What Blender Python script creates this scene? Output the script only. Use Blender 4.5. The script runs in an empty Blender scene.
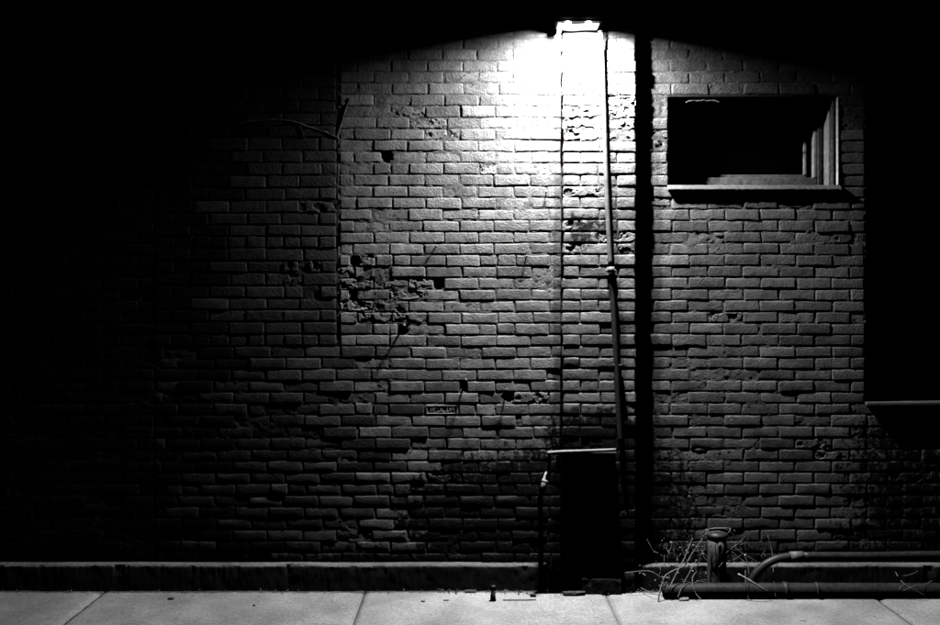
import bpy, bmesh, math, random
import numpy as np
from mathutils import Vector, Matrix
random.seed(7)
rng = np.random.RandomState(7)

# ------------------------------------------------------------------ camera, world, exposure
SC = bpy.context.scene
COL = SC.collection
S = 0.00591            # metres covered by one pixel of the 940 px wide photo on the wall plane (Y=0)
D = 5.5                # camera distance to the wall
ZC = 1.666             # camera height
cam = bpy.data.cameras.new('camera'); camo = bpy.data.objects.new('camera', cam); COL.objects.link(camo)
camo.location = (0, -D, ZC); camo.rotation_euler = (math.pi/2, 0, 0)
cam.sensor_width = 36.0; cam.lens = 36.0*D/(940*S); cam.shift_y = -7.5/940
cam.clip_start = 0.05; cam.clip_end = 500
SC.camera = camo
w = bpy.data.worlds.new('World'); SC.world = w; w.use_nodes = True
wn = w.node_tree; wn.nodes.clear()
sky = wn.nodes.new('ShaderNodeTexSky'); sky.sky_type = 'NISHITA'; sky.sun_disc = False
sky.sun_elevation = math.radians(-4); sky.sun_rotation = math.radians(200)
bw = wn.nodes.new('ShaderNodeRGBToBW'); bg = wn.nodes.new('ShaderNodeBackground'); wo = wn.nodes.new('ShaderNodeOutputWorld')
bg.inputs['Strength'].default_value = 0.002
wn.links.new(sky.outputs[0], bw.inputs[0]); wn.links.new(bw.outputs[0], bg.inputs[0]); wn.links.new(bg.outputs[0], wo.inputs[0])
SC.view_settings.view_transform = 'Standard'; SC.view_settings.look = 'None'
SC.view_settings.exposure = 0.0; SC.view_settings.gamma = 1.0
SC.cycles.max_bounces = 4; SC.cycles.diffuse_bounces = 0; SC.cycles.glossy_bounces = 0
LAMP_W = 75.0          # each of the two bulbs

def X(px, d=0.0): return (px-470)*S*(D-d)/D
def Z(py, d=0.0): return ZC+(305-py)*S*(D-d)/D
def P(px, py, d=0.0): return Vector((X(px, d), -d, Z(py, d)))     # photo pixel + distance in front of the wall -> world

# ------------------------------------------------------------------ object helpers
def tag(o, label=None, cat=None, group=None, kind=None):
    if label: o['label'] = label
    if cat: o['category'] = cat
    if group: o['group'] = group
    if kind: o['kind'] = kind
    return o
def empty(name, loc, label, cat, group=None):
    o = bpy.data.objects.new(name, None); COL.objects.link(o); o.location = loc
    o.empty_display_size = .1
    bpy.context.view_layer.update()
    return tag(o, label, cat, group)
WORLD_LOC = {}
def wloc(o):
    v = Vector((0, 0, 0))
    while o is not None: v = v+o.location; o = o.parent
    return v
def link(name, me, mat, parent=None, smooth=True):
    """me is in world coordinates; shifted so that it lands right under its (unrotated) parent"""
    o = bpy.data.objects.new(name, me); COL.objects.link(o)
    if mat is not None and not me.materials: me.materials.append(mat)
    if smooth: me.polygons.foreach_set('use_smooth', [True]*len(me.polygons))
    if parent is not None:
        o.parent = parent
        o.location = -wloc(parent)
    return o
def mesh_np(name, V, F):
    me = bpy.data.meshes.new(name)
    me.from_pydata([tuple(map(float, v)) for v in V], [], [tuple(map(int, f)) for f in F]); me.update()
    return me
def bm_mesh(name, bm):
    me = bpy.data.meshes.new(name); bmesh.ops.recalc_face_normals(bm, faces=bm.faces[:]); bm.to_mesh(me); bm.free(); return me
def box(bm, x0, x1, y0, y1, z0, z1, bev=0.003, seg=2, jit=0.0):
    b = bmesh.new(); bmesh.ops.create_cube(b, size=1.0)
    for v in b.verts:
        v.co = Vector((x0+(v.co.x+.5)*(x1-x0), y0+(v.co.y+.5)*(y1-y0), z0+(v.co.z+.5)*(z1-z0)))
    if bev > 0: bmesh.ops.bevel(b, geom=b.edges[:]+b.verts[:], offset=bev, segments=seg, affect='EDGES', profile=.5)
    if jit > 0:
        for v in b.verts: v.co += Vector((random.uniform(-jit, jit), random.uniform(-jit, jit), random.uniform(-jit, jit)))
    me = bpy.data.meshes.new('tmp'); b.to_mesh(me); b.free(); bm.from_mesh(me); bpy.data.meshes.remove(me)
def smooth_path(pts, n=6):
    out = []
    pts = [Vector(p) for p in pts]
    for i in range(len(pts)-1):
        p0 = pts[max(i-1, 0)]; p1 = pts[i]; p2 = pts[i+1]; p3 = pts[min(i+2, len(pts)-1)]
        for k in range(n):
            t = k/n
            out.append(.5*((2*p1)+(-p0+p2)*t+(2*p0-5*p1+4*p2-p3)*t*t+(-p0+3*p1-3*p2+p3)*t**3))
    out.append(pts[-1]); return out
def tube(bm, pts, r, n=12, r2=None, jit=0.0, hollow=0.0):
    pts = [Vector(p) for p in pts]; m = len(pts); rings = []
    ref = Vector((0.13, 0.31, 0.94)).normalized()
    for i, p in enumerate(pts):
        t = (pts[min(i+1, m-1)]-pts[max(i-1, 0)]).normalized()
        if abs(t.dot(ref)) > .95: rr = Vector((1, 0, 0))
        else: rr = ref
        a = t.cross(rr).normalized(); b = t.cross(a).normalized()
        rad = r if r2 is None else r+(r2-r)*i/(m-1)
        ring = []
        for k in range(n):
            an = 2*math.pi*k/n; q = rad*(1+random.uniform(-jit, jit))
            ring.append(bm.verts.new(p+(a*math.cos(an)+b*math.sin(an))*q))
        rings.append(ring)
    for i in range(m-1):
        for k in range(n):
            bm.faces.new((rings[i][k], rings[i][(k+1) % n], rings[i+1][(k+1) % n], rings[i+1][k]))
    bm.faces.new(rings[0]); bm.faces.new(rings[-1][::-1])
    return rings

# numpy value noise ------------------------------------------------
def _hash(ix, iy, s):
    h = (ix.astype(np.int64)*374761393 + iy.astype(np.int64)*668265263 + s*1274126177) & 0x7fffffff
    h = ((h ^ (h >> 13))*1274126177) & 0x7fffffff
    h = (h ^ (h >> 16)) & 0xffff
    return h/65535.0
def vnoise(x, y, s=0):
    ix = np.floor(x); iy = np.floor(y); fx = x-ix; fy = y-iy
    fx = fx*fx*(3-2*fx); fy = fy*fy*(3-2*fy)
    a = _hash(ix, iy, s); b = _hash(ix+1, iy, s); c = _hash(ix, iy+1, s); d = _hash(ix+1, iy+1, s)
    return (a*(1-fx)+b*fx)*(1-fy)+(c*(1-fx)+d*fx)*fy
def fbm(x, y, s=0, o=4):
    x = np.asarray(x, float); y = np.asarray(y, float)
    v = 0; a = .5; tot = 0
    for i in range(o):
        v = v+a*vnoise(x, y, s+i*17); tot += a; x = x*2.03+11.3; y = y*2.03+4.7; a *= .5
    return v/tot

# ------------------------------------------------------------------ materials
class NT:
    def __init__(s, name):
        s.m = bpy.data.materials.new(name); s.m.use_nodes = True; s.t = s.m.node_tree; s.t.nodes.clear()
        s.out = s.t.nodes.new('ShaderNodeOutputMaterial')
    def n(s, typ, **kw):
        nd = s.t.nodes.new(typ)
        for k, v in kw.items(): setattr(nd, k, v)
        return nd
    def l(s, a, b): s.t.links.new(a, b)
    def put(s, sock, v):
        if isinstance(v, (int, float)): sock.default_value = v
        elif isinstance(v, tuple): sock.default_value = v
        else: s.l(v, sock)
    def math(s, op, a, b=0.0, c=0.0, clamp=False):
        nd = s.n('ShaderNodeMath', operation=op, use_clamp=clamp)
        s.put(nd.inputs[0], a); s.put(nd.inputs[1], b)
        if op in ('SMOOTH_MIN', 'MULTIPLY_ADD'): s.put(nd.inputs[2], c)
        return nd.outputs[0]
    def mr(s, v, a, b, c=0.0, d=1.0, smooth=True):
        nd = s.n('ShaderNodeMapRange', interpolation_type='SMOOTHSTEP' if smooth else 'LINEAR')
        s.put(nd.inputs['Value'], v); s.put(nd.inputs['From Min'], a); s.put(nd.inputs['From Max'], b)
        s.put(nd.inputs['To Min'], c); s.put(nd.inputs['To Max'], d); return nd.outputs[0]
    def pos(s, scale=(1, 1, 1)):
        g = s.n('ShaderNodeNewGeometry'); mp = s.n('ShaderNodeMapping'); mp.inputs['Scale'].default_value = scale
        s.l(g.outputs['Position'], mp.inputs['Vector']); return mp.outputs[0]
    def noise(s, vec, scale, detail=4, rough=.55):
        nd = s.n('ShaderNodeTexNoise'); s.l(vec, nd.inputs['Vector']); nd.inputs['Scale'].default_value = scale
        nd.inputs['Detail'].default_value = detail; nd.inputs['Roughness'].default_value = rough; return nd.outputs['Fac']
    def xyz(s):
        g = s.n('ShaderNodeNewGeometry'); q = s.n('ShaderNodeSeparateXYZ'); s.l(g.outputs['Position'], q.inputs[0]); return q.outputs
    def finish(s, val, rough=.85, spec=.3, bumps=(), metal=0.0, emit=None):
        p = s.n('ShaderNodeBsdfPrincipled')
        c = s.n('ShaderNodeCombineColor')
        for k in range(3): s.put(c.inputs[k], val)
        s.l(c.outputs[0], p.inputs['Base Color'])
        s.put(p.inputs['Roughness'], rough); p.inputs['Specular IOR Level'].default_value = spec
        p.inputs['Metallic'].default_value = metal
        last = None
        for h, strength, dist in bumps:
            b = s.n('ShaderNodeBump'); b.inputs['Strength'].default_value = strength; b.inputs['Distance'].default_value = dist
            s.l(h, b.inputs['Height'])
            if last is not None: s.l(last, b.inputs['Normal'])
            last = b.outputs[0]
        if last is not None: s.l(last, p.inputs['Normal'])
        s.l(p.outputs[0], s.out.inputs[0]); return s.m

def soot_shade_mask(t):
    """black damp and soot stain, widened in part to deepen light falloff, with streaked ragged outline, fixed in place on the masonry"""
    x, y, z = t.xyz()
    st = t.noise(t.pos((26, 26, 5.5)), 1.0, 6, .7)
    fine = t.noise(t.pos(), 26.0, 5, .7)
    wob = t.math('MULTIPLY', t.math('SUBTRACT', t.noise(t.pos((9, 9, 6)), 1.0, 6, .65), .5), .55)
    def blob(cx, w, ytop, yfull):
        ax = t.math('ABSOLUTE', t.math('ADD', t.math('SUBTRACT', x, X(cx)), wob))
        fx = t.mr(ax, w*S*1.25, w*S*.1)
        fz = t.mr(z, Z(ytop), Z(yfull))
        return t.math('MULTIPLY', fx, fz)
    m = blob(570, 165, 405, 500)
    m = t.math('MAXIMUM', m, blob(465, 75, 425, 520))  # soot streak, widened to deepen the lower wall's light falloff
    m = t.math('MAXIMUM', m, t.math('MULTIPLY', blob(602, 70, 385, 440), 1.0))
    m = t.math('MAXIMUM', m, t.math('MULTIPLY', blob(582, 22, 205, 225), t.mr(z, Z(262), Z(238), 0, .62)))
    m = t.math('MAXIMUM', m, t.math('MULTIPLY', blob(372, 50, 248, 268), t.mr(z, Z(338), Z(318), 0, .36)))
    m = t.math('MAXIMUM', m, t.math('MULTIPLY', blob(905, 95, 385, 440), .58))  # darker below the large window's sill
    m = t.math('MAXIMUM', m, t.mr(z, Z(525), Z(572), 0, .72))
    nn = t.math('ADD', t.math('MULTIPLY', t.math('SUBTRACT', st, .5), 1.3), t.math('MULTIPLY', t.math('SUBTRACT', fine, .5), 1.7))
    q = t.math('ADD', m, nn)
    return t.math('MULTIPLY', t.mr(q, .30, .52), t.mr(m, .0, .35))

def brick_mat(name, lo, hi, spec=.17):
    t = NT(name); pos = t.pos()
    oi = t.n('ShaderNodeObjectInfo')
    base = t.mr(t.math('POWER', oi.outputs['Random'], .7), 0, 1, lo, hi, False)
    mot = t.noise(pos, 14, 6, .65); gr = t.noise(pos, 190, 3, .6); pt = t.noise(pos, 75, 4, .7); big = t.noise(pos, 2.2, 3, .5)
    v = t.math('MULTIPLY', base, t.mr(mot, .3, .7, .62, 1.22))
    v = t.math('MULTIPLY', v, t.mr(gr, .3, .7, .82, 1.15))
    v = t.math('MULTIPLY', v, t.mr(big, .3, .7, .68, 1.15))
    v = t.math('MULTIPLY', v, t.mr(pt, .30, .40, .45, 1.0))
    so = soot_shade_mask(t)
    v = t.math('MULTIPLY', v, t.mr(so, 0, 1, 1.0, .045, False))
    return t.finish(v, .40, spec, [(mot, .9, .007), (pt, 1.0, .006), (gr, .9, .0022)])
M = {}
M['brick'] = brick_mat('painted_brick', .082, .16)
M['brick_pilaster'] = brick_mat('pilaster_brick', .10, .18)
M['brick_dark'] = brick_mat('dark_infill_brick', .009, .028)  # the bay's own dark brick, lowered further for fading lamplight
M['brick_mid'] = brick_mat('falloff_grey_brick', .028, .062)  # dimmed copy of the painted brick, for lamplight fading leftward
M['brick_left'] = brick_mat('falloff_black_brick', .003, .007, .05)  # near-black colour in place of lamplight fading towards the far left
M['brick_right'] = brick_mat('bare_brick', .056, .12)

def mortar_mat(name, base):
    t = NT(name); pos = t.pos(); a = t.noise(pos, 30, 6, .7); b = t.noise(pos, 160, 3, .6)
    v = t.math('MULTIPLY', t.mr(a, .3, .7, base*.55, base*1.2), t.mr(b, .3, .7, .75, 1.15))
    v = t.math('MULTIPLY', v, t.mr(soot_shade_mask(t), 0, 1, 1, .15, False))
    return t.finish(v, .95, .03, [(a, .8, .006), (b, .6, .002)])
M['mortar'] = mortar_mat('lime_mortar', .085)
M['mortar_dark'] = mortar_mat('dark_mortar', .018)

def concrete_mat(name, base, shade_soot=0.0):
    t = NT(name); pos = t.pos(); a = t.noise(pos, 3.2, 5, .6); b = t.noise(pos, 45, 5, .7); c = t.noise(pos, 240, 2, .5)
    v = t.math('MULTIPLY', t.mr(a, .3, .7, base*.78, base*1.15), t.mr(b, .3, .7, .80, 1.14))
    v = t.math('MULTIPLY', v, t.mr(c, .34, .6, .62, 1.12))
    e = t.noise(pos, 90, 4, .75); v = t.math('MULTIPLY', v, t.mr(e, .30, .42, .4, 1.0)); g = t.noise(pos, 1.1, 3, .6); v = t.math('MULTIPLY', v, t.mr(g, .35, .65, .72, 1.12))
    d = t.noise(pos, 17, 3, .6)
    v = t.math('MULTIPLY', v, t.mr(d, .27, .33, .45, 1.0))
    if shade_soot:
        x, y, z = t.xyz()
        s2 = t.noise(t.pos((9, 9, 30)), 2.3, 7, .75)
        k = t.math('ADD', t.mr(z, .140, .112, -.35, .85), t.math('SUBTRACT', s2, .5))  # front dirt, deepened in place of the grazing light below the top edge
        so = t.mr(k, -.5, .2)
        ax = t.math('ABSOLUTE', t.math('SUBTRACT', x, X(582)))
        k2 = t.math('MAXIMUM', so, t.math('MULTIPLY', t.mr(ax, 58*S, 40*S), .93))
        v = t.math('MULTIPLY', v, t.mr(k2, 0, 1, 1, .07, False))
    else:                                             # grime gathered along the wall foot
        x, y, z = t.xyz()
        s2 = t.noise(t.pos((9, 9, 9)), 1.6, 6, .75)
        k = t.math('ADD', t.mr(y, -.20, -.07, -.5, .55), t.math('SUBTRACT', s2, .5))
        v = t.math('MULTIPLY', v, t.mr(k, .12, .45, 1, .25))
    return t.finish(v, .92, .08, [(b, .5, .004), (c, .5, .0015)])
M['slab'] = concrete_mat('pavement_concrete', .33)
M['plinth'] = concrete_mat('plinth_concrete', .17, 1.0)
M['sillstone'] = concrete_mat('sill_paint', .36)

def plain(name, base, rough=.6, spec=.4, metal=0.0, bump=.3, ns=60, var=.35):
    t = NT(name); pos = t.pos(); a = t.noise(pos, ns, 5, .65); b = t.noise(pos, 9, 3, .6)
    v = t.math('MULTIPLY', t.mr(a, .3, .7, base*(1-var), base*(1+var)), t.mr(b, .3, .7, .8, 1.15))
    return t.finish(v, rough, spec, [(a, bump, .002)], metal)
M['wood'] = plain('old_window_paint', .42, .6, .3, bump=.8, ns=40, var=.3)
M['sashwood'] = plain('grey_sash_paint', .15, .6, .3, bump=.8, ns=40, var=.3)
M['railwood'] = plain('dull_rail_paint', .075, .6, .3, bump=.8, ns=40, var=.4)
M['rough_dark'] = plain('weathered_dark_putty', .04, .9, .1, bump=1, ns=40, var=.5)
M['conduit'] = plain('galvanised_conduit', .10, .5, .4, .0, .25, 50, .3)
M['old_pipe'] = plain('rusted_painted_pipe', .022, .5, .4, 0, .6, 45, .45)
M['dark_metal'] = plain('dark_metal', .03, .5, .4, 0, .3)
M['pipe_light'] = plain('pale_pipe', .28, .5, .4, 0, .3)
M['twig'] = plain('dry_vine_stem', .17, .85, .2, 0, .6, 90, .4)
M['leaf'] = plain('dry_leaf', .20, .85, .2, 0, .5, 90, .5)
M['soil'] = plain('dark_soil', .05, .95, .1, 0, .8, 70, .5)
M['stone'] = plain('debris_stone', .06, .9, .2, 0, .8, 70, .5)
M['interior'] = plain('interior_black', .012, .9, .1, 0, .1)
M['asphalt'] = plain('asphalt', .05, .9, .2, 0, .8, 120, .4)
def glass_mat():
    t = NT('dusty_dark_glass'); a = t.noise(t.pos(), 5, 3)
    return t.finish(t.mr(a, .3, .7, .0002, .0004), .05, .2)
M['glass'] = glass_mat()
def emit_mat(name, st, c=1.0):
    t = NT(name); e = t.n('ShaderNodeEmission'); e.inputs[0].default_value = (c, c, c, 1); e.inputs[1].default_value = st
    t.l(e.outputs[0], t.out.inputs[0]); return t.m
M['bulb'] = emit_mat('lit_bulb', 30.0)
M['lens'] = emit_mat('lit_diffuser', 1.3)

# ------------------------------------------------------------------ bricks
def brick_np(L, H, Dp, nx, nz, seed, bev=.0040, rough=1.0, spall=0.0):
    """irregular hand-made brick, front face at y=0 facing -Y, centred in x,z"""
    r = np.random.RandomState(seed); o1 = r.rand()*50
    V = []; idx = {}
    xs = np.concatenate([[-L/2], np.linspace(-L/2+.0095, L/2-.0095, nx-1), [L/2]]); zs = np.concatenate([[-H/2], np.linspace(-H/2+.0085, H/2-.0085, nz-1), [H/2]])
    def ex(u, s): return (fbm(np.array([u*24+o1]), np.array([s*7.3]), seed, 3)[0]-.5)
    for j in range(nz+1):
        for i in range(nx+1):
            x = xs[i]; z = zs[j]
            b = bev*(1+.9*ex(x, 1)+.8*ex(z, 2))
            xx = x; zz = z
            if i == 0: xx += b
            if i == nx: xx -= b
            if j == 0: zz += b
            if j == nz: zz -= b
            edge = (i in (0, nx)) or (j in (0, nz))
            if edge:
                zz += rough*.010*ex(x*2.2, 3+j)*(1 if j in (0, nz) else .3); xx += rough*.008*ex(z*2, 5+i)
            y = rough*(.0028*(fbm(np.array([x*18+o1]), np.array([z*26]), seed+3, 3)[0]-.5))
            if edge: y += .0012+rough*.0016*max(0, ex(x*2.5+z, 15)*2)
            if spall > 0:
                n = fbm(np.array([x*26+o1*2]), np.array([z*34+3]), seed+9, 4)[0]
                n2 = fbm(np.array([x*80+o1*2]), np.array([z*90+3]), seed+19, 2)[0]
                y += spall*(.0075*min(1, max(0, (n-.50)*14)) + .006*min(1, max(0, (n-.60)*16))) + spall*.004*(n2-.5)*(1 if n > .5 else .3)
            idx[(i, j)] = len(V); V.append((xx, y, zz))
    loop = [(i, 0) for i in range(nx)]+[(nx, j) for j in range(nz)]+[(i, nz) for i in range(nx, 0, -1)]+[(0, j) for j in range(nz, 0, -1)]
    rings = [[idx[k] for k in loop]]
    for dep, out in ((bev*1.0, 1.0), (Dp, 1.0)):
        ring = []
        for (i, j) in loop:
            x = xs[i]; z = zs[j]; c = (i in (0, nx)) and (j in (0, nz))
            if c:
                q = bev*(.3+1.3*max(0, ex(x*3, 12+j+i)+.25)); x = x-np.sign(x)*q; z = z-np.sign(z)*q*.7
            if j in (0, nz): z += rough*.008*ex(x*2.2, 3+j)
            if i in (0, nx): x += rough*.006*ex(z*2, 5+i)
            ring.append(len(V)); V.append((x, dep*(1+.3*ex(x+z, 9)) if dep < .05 else dep, z))
        rings.append(ring)
    F = []
    for j in range(nz):
        for i in range(nx):
            F.append((idx[(i, j)], idx[(i+1, j)], idx[(i+1, j+1)], idx[(i, j+1)]))
    m = len(loop)
    for a in range(2):
        for k in range(m):
            F.append((rings[a][k], rings[a+1][k], rings[a+1][(k+1) % m], rings[a][(k+1) % m]))
    return np.array(V), F
NOML, NOMH = .198, .0575
DEP = .09
VAR = {}
def variants(kind, n, **kw):
    VAR[kind] = [brick_np(seed=100+37*i+hash_kind[kind], **kw) for i in range(n)]
hash_kind = {'s': 0, 'h': 5000, 'ss': 9000, 'sh': 13000}
variants('s', 30, L=NOML, H=NOMH, Dp=DEP, nx=8, nz=4)
variants('h', 14, L=.095, H=NOMH, Dp=DEP, nx=5, nz=4)
variants('ss', 16, L=NOML, H=NOMH, Dp=DEP, nx=30, nz=9, rough=1.2, spall=1.0)
variants('sh', 8, L=.095, H=NOMH, Dp=DEP, nx=15, nz=9, rough=1.2, spall=1.0)
MESH = {}
def stamped():
    V, F = brick_np(NOML, NOMH, DEP, 60, 14, 777, rough=.5)
    for v in V:
        x, y, z = v
        if y < .01 and abs(x) < .088 and abs(z) < .020:
            v[1] = .0032
            if abs(x) < .075 and abs(z) < .013 and vnoise(np.array([x*150]), np.array([z*70+3]), 5)[0] > .5: v[1] = .001
    return V, F
VAR['st'] = [stamped()]
def crisp_normals(me, V, F):
    # front face keeps its own normals right to the arris, the arris turns outward
    N = np.zeros_like(V); nf = 0
    m2 = 0
    for f in F:
        a, b, c = V[f[0]], V[f[1]], V[f[2]]
        if max(V[q][1] for q in f) < .035:
            n = np.cross(b-a, c-a)
            if abs(n[1]) > .75*np.linalg.norm(n)+1e-12:
                if n[1] > 0: n = -n
                for q in f: N[q] += n
    L2 = V[:, 0].max(); H2 = V[:, 2].max(); out = []
    for v, n in zip(V, N):
        l = np.linalg.norm(n)
        if l > 1e-10: out.append(tuple(n/l)); continue
        ox = max(0, (abs(v[0])-(L2-.012))/.012)*np.sign(v[0]); oz = max(0, (abs(v[2])-(H2-.010))/.010)*np.sign(v[2])
        o = np.array([ox, -.25 if v[1] < .02 else 0, oz]); out.append(tuple(o/(np.linalg.norm(o)+1e-9)))
    me.normals_split_custom_set_from_vertices(out)
def brick_mesh(kind, i, mat):
    k = (kind, i, mat.name)
    if k not in MESH:
        V, F = VAR[kind][i]; me = mesh_np('brick', V, F); me.materials.append(mat)
        me.polygons.foreach_set('use_smooth', [kind in 'sh']*len(me.polygons))
        if kind in 'sh': crisp_normals(me, V, F)
        MESH[k] = me
    return MESH[k]
def place_bricks(thing, bricks, mat, front=0.0, limit=290, jx=.0025):
    """bricks: (x0,x1,z0,z1,score,flag) in metres. The best `limit` become parts, the others one part of stuff"""
    bricks = sorted(bricks, key=lambda b: -b[4])
    restV = []; restF = []; restM = []; off = 0; base = wloc(thing)
    for q, (x0, x1, z0, z1, sc, fl) in enumerate(bricks):
        Lb = x1-x0-.0045-random.random()*.002; Hb = z1-z0-.0045-random.random()*.0025
        if Lb < .02: continue
        head = Lb < .14
        sp = fl == 'spall' or (fl is None and random.random() < .004)
        kind = ('sh' if head else 'ss') if sp else ('h' if head else 's')
        if fl == 'stamp': kind = 'st'
        i = random.randrange(len(VAR[kind]))
        sx = Lb/(.095 if head else NOML)*random.uniform(.985, 1.01); sz = Hb/NOMH*random.uniform(.95, 1.05)
        flip = random.choice((1, 0))
        loc = Vector(((x0+x1)/2+random.uniform(-jx, jx), -front+max(-.0045, min(.0045, random.gauss(0, .0018))), (z0+z1)/2+random.uniform(-.0016, .0016)+.010*(float(fbm(np.array([(x0+x1)*.9]), np.array([z0*1.5]), 44, 2)[0])-.5)))
        rot = (random.gauss(0, .022), random.gauss(0, .006), random.gauss(0, .007))
        Mx = Matrix.Translation(loc) @ Matrix.Rotation(rot[2], 4, 'Z') @ Matrix.Rotation(rot[1], 4, 'Y') @ Matrix.Rotation(rot[0], 4, 'X')
        Mx = Mx @ Matrix.Diagonal((sx, 1, sz, 1))
        mt = mat if not callable(mat) else mat(x0, z0)
        if q < limit:
            o = bpy.data.objects.new('brick', brick_mesh(kind, i, mt)); COL.objects.link(o)
            o.parent = thing; o.matrix_local = Matrix.Translation(-base) @ Mx
        else:
            V, F = VAR[kind][i]
            A = np.array(Mx)[:3, :3]; T = np.array(Mx)[:3, 3]
            restV.append(V @ A.T+T); restF += [tuple(a+off for a in f) for f in F]; off += len(V)
            restM += [mt]*len(F)
    if restV:
        me = mesh_np('brickwork', np.vstack(restV), restF)
        ms = sorted(set(restM), key=lambda m: m.name)
        for m in ms: me.materials.append(m)
        me.polygons.foreach_set('material_index', [ms.index(m) for m in restM])
        o = link('brickwork', me, None, thing); tag(o, kind='stuff')
def mortar_bed(thing, rect, holes, mat, front=0.0, dep=.0046, amp=.0065, cell=.0078, seed=3, pits=()):
    x0, x1, z0, z1 = rect
    nx = max(2, int((x1-x0)/cell)); nz = max(2, int((z1-z0)/cell))
    xs = np.linspace(x0, x1, nx+1); zs = np.linspace(z0, z1, nz+1)
    GX, GZ = np.meshgrid(xs, zs)
    n = fbm(GX*34, GZ*48, seed, 3); n2 = fbm(GX*4, GZ*5, seed+5, 2)
    Y = -front+dep+amp*(.5-n)*1.6+.003*(.5-n2)*2
    for (pa, pb, ra, rb) in pits:
        e = ((GX-X(pa))/(ra*S))**2+((GZ-Z(pb))/(rb*S))**2+(fbm(GX*60, GZ*60, 4, 3)-.5)*1.6
        Y = Y+.05*np.clip((1.15-e)*3, 0, 1)
    keep = np.ones((nz, nx), bool)
    cx = (xs[:-1]+xs[1:])/2; cz = (zs[:-1]+zs[1:])/2; CX, CZ = np.meshgrid(cx, cz)
    for (a, b, c, d) in holes: keep &= ~((CX > a) & (CX < b) & (CZ > c) & (CZ < d))
    V = np.stack([GX, Y, GZ], -1).reshape(-1, 3)
    I, J = np.nonzero(keep); w_ = nx+1
    F = np.stack([I*w_+J, I*w_+J+1, (I+1)*w_+J+1, (I+1)*w_+J], -1)
    me = bpy.data.meshes.new('mortar'); me.vertices.add(len(V)); me.vertices.foreach_set('co', V.astype(np.float32).ravel())
    me.loops.add(F.size); me.loops.foreach_set('vertex_index', F.astype(np.int32).ravel())
    me.polygons.add(len(F)); me.polygons.foreach_set('loop_start', np.arange(0, F.size, 4, dtype=np.int32))
    me.update(calc_edges=True); me.validate()
    return link('mortar', me, mat, thing)
def cut_rows(rows, x0, x1, joints_fn, holes):
    """rows: list of (ytop,ybot) photo px; joints_fn(k)->sorted joint px; everything clipped to [x0,x1] and outside the holes (px)"""
    out = []
    for k, (yt, yb) in rows:
        js = [x0]+[j for j in joints_fn(k) if x0+7 < j < x1-7]+[x1]
        for a, b in zip(js[:-1], js[1:]):
            segs = [(a, b)]
            for (h0, h1, t0, t1) in holes:
                ym = (yt+yb)/2
                if t0 < ym < t1:
                    ns = []
                    for (p, q) in segs:
                        if q <= h0 or p >= h1: ns.append((p, q)); continue
                        if p < h0-5: ns.append((p, h0))
                        if q > h1+5: ns.append((h1, q))
                    segs = ns
            for (p, q) in segs: out.append((p, q, yt, yb))
    return out
def grid_rows(k0, k1): return [(k, (197.7+11.45*k, 197.7+11.45*(k+1))) for k in range(k0, k1)]
KTOP, KBOT = -20, 32
LAMPX, LAMPY = 571, 45
def score(p, q, yt, yb):
    cx = (p+q)/2; cy = (yt+yb)/2
    if not (-5 < cx < 945 and cy > -3 and cy < 575): return -1e4
    s = -math.hypot(cx-LAMPX, cy-LAMPY)
    if cy < 36: s -= 2000
    return s
def flags(lst, spall=(), gone=(), half=(), gaps=()):
    out = []
    for (g0, g1, gy) in gaps:                                    # broken-out pieces of brick
        nl = []
        for (p, q, yt, yb) in lst:
            if yt <= gy < yb and p < g1 and q > g0:
                if g0-p > 4: nl.append((p, g0, yt, yb))
                if q-g1 > 4: nl.append((g1, q, yt, yb))
            else: nl.append((p, q, yt, yb))
        lst = nl
    for (p, q, yt, yb) in lst:
        f = None
        hit = lambda pts: any(p <= a < q and yt <= b < yb for a, b in pts)
        if hit(spall): f = 'spall'
        if hit([(436, 409)]): f = 'stamp'
        if hit(gone): continue
        for a, b, side, keepw in half:                       # a brick broken short
            if p <= a < q and yt <= b < yb:
                if side > 0: q = p+keepw
                else: p = q-keepw
        out.append((X(p), X(q), Z(yb), Z(yt), score(p, q, yt, yb), f))
    return out

# ---- main wall (x 338..563)
jit = {}
def main_joints(k):
    r = random.Random(k*13+5); off = (355.8 if k % 2 == 0 else 374.0)+r.uniform(-2.2, 2.2)-35.1*3
    js = [off+35.1*n+r.uniform(-1.2, 1.2) for n in range(-5, 12)]
    if k in (11, 18, 25, 5, -3):                              # some courses mix in headers
        js = sorted(js+[j+17.5 for j in js[2::3]])
    return js
wall = empty('brick_wall', (X(450), 0, 0), 'brightly lit rough brick wall left of the projecting pier under the lamp', 'wall')
ls = cut_rows(grid_rows(KTOP, 13), 339.5, 561.5, main_joints, [])+cut_rows(grid_rows(13, KBOT), 154.5, 561.5, main_joints, [])
spall = [(435, 122), (440, 134), (395, 111), (355, 262), (372, 262), (360, 285), (375, 285), (390, 296), (350, 296), (392, 318), (370, 318), (400, 330),
         (355, 307), (385, 307), (420, 285), (535, 118), (440, 408), (515, 393), (350, 273)]
bl = flags(ls, spall, gaps=[(381, 392, 157), (434, 444, 284), (503, 513, 396), (350, 358, 261), (363, 369, 272), (349, 356, 296), (398, 406, 330), (461, 467, 387), (516, 521, 420)])
def main_mat(x0, z0):                                        # below the bay bricks darken leftward, brick by brick, in place of lamp falloff
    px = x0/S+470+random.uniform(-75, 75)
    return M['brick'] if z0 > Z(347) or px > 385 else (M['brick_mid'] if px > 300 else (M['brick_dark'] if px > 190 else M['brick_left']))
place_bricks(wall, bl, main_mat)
mortar_bed(wall, (X(154), X(338), -.05, Z(346.5)), [], M['mortar_dark'], seed=9)  # dark mortar to go with the bricks coloured for lamp falloff
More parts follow.
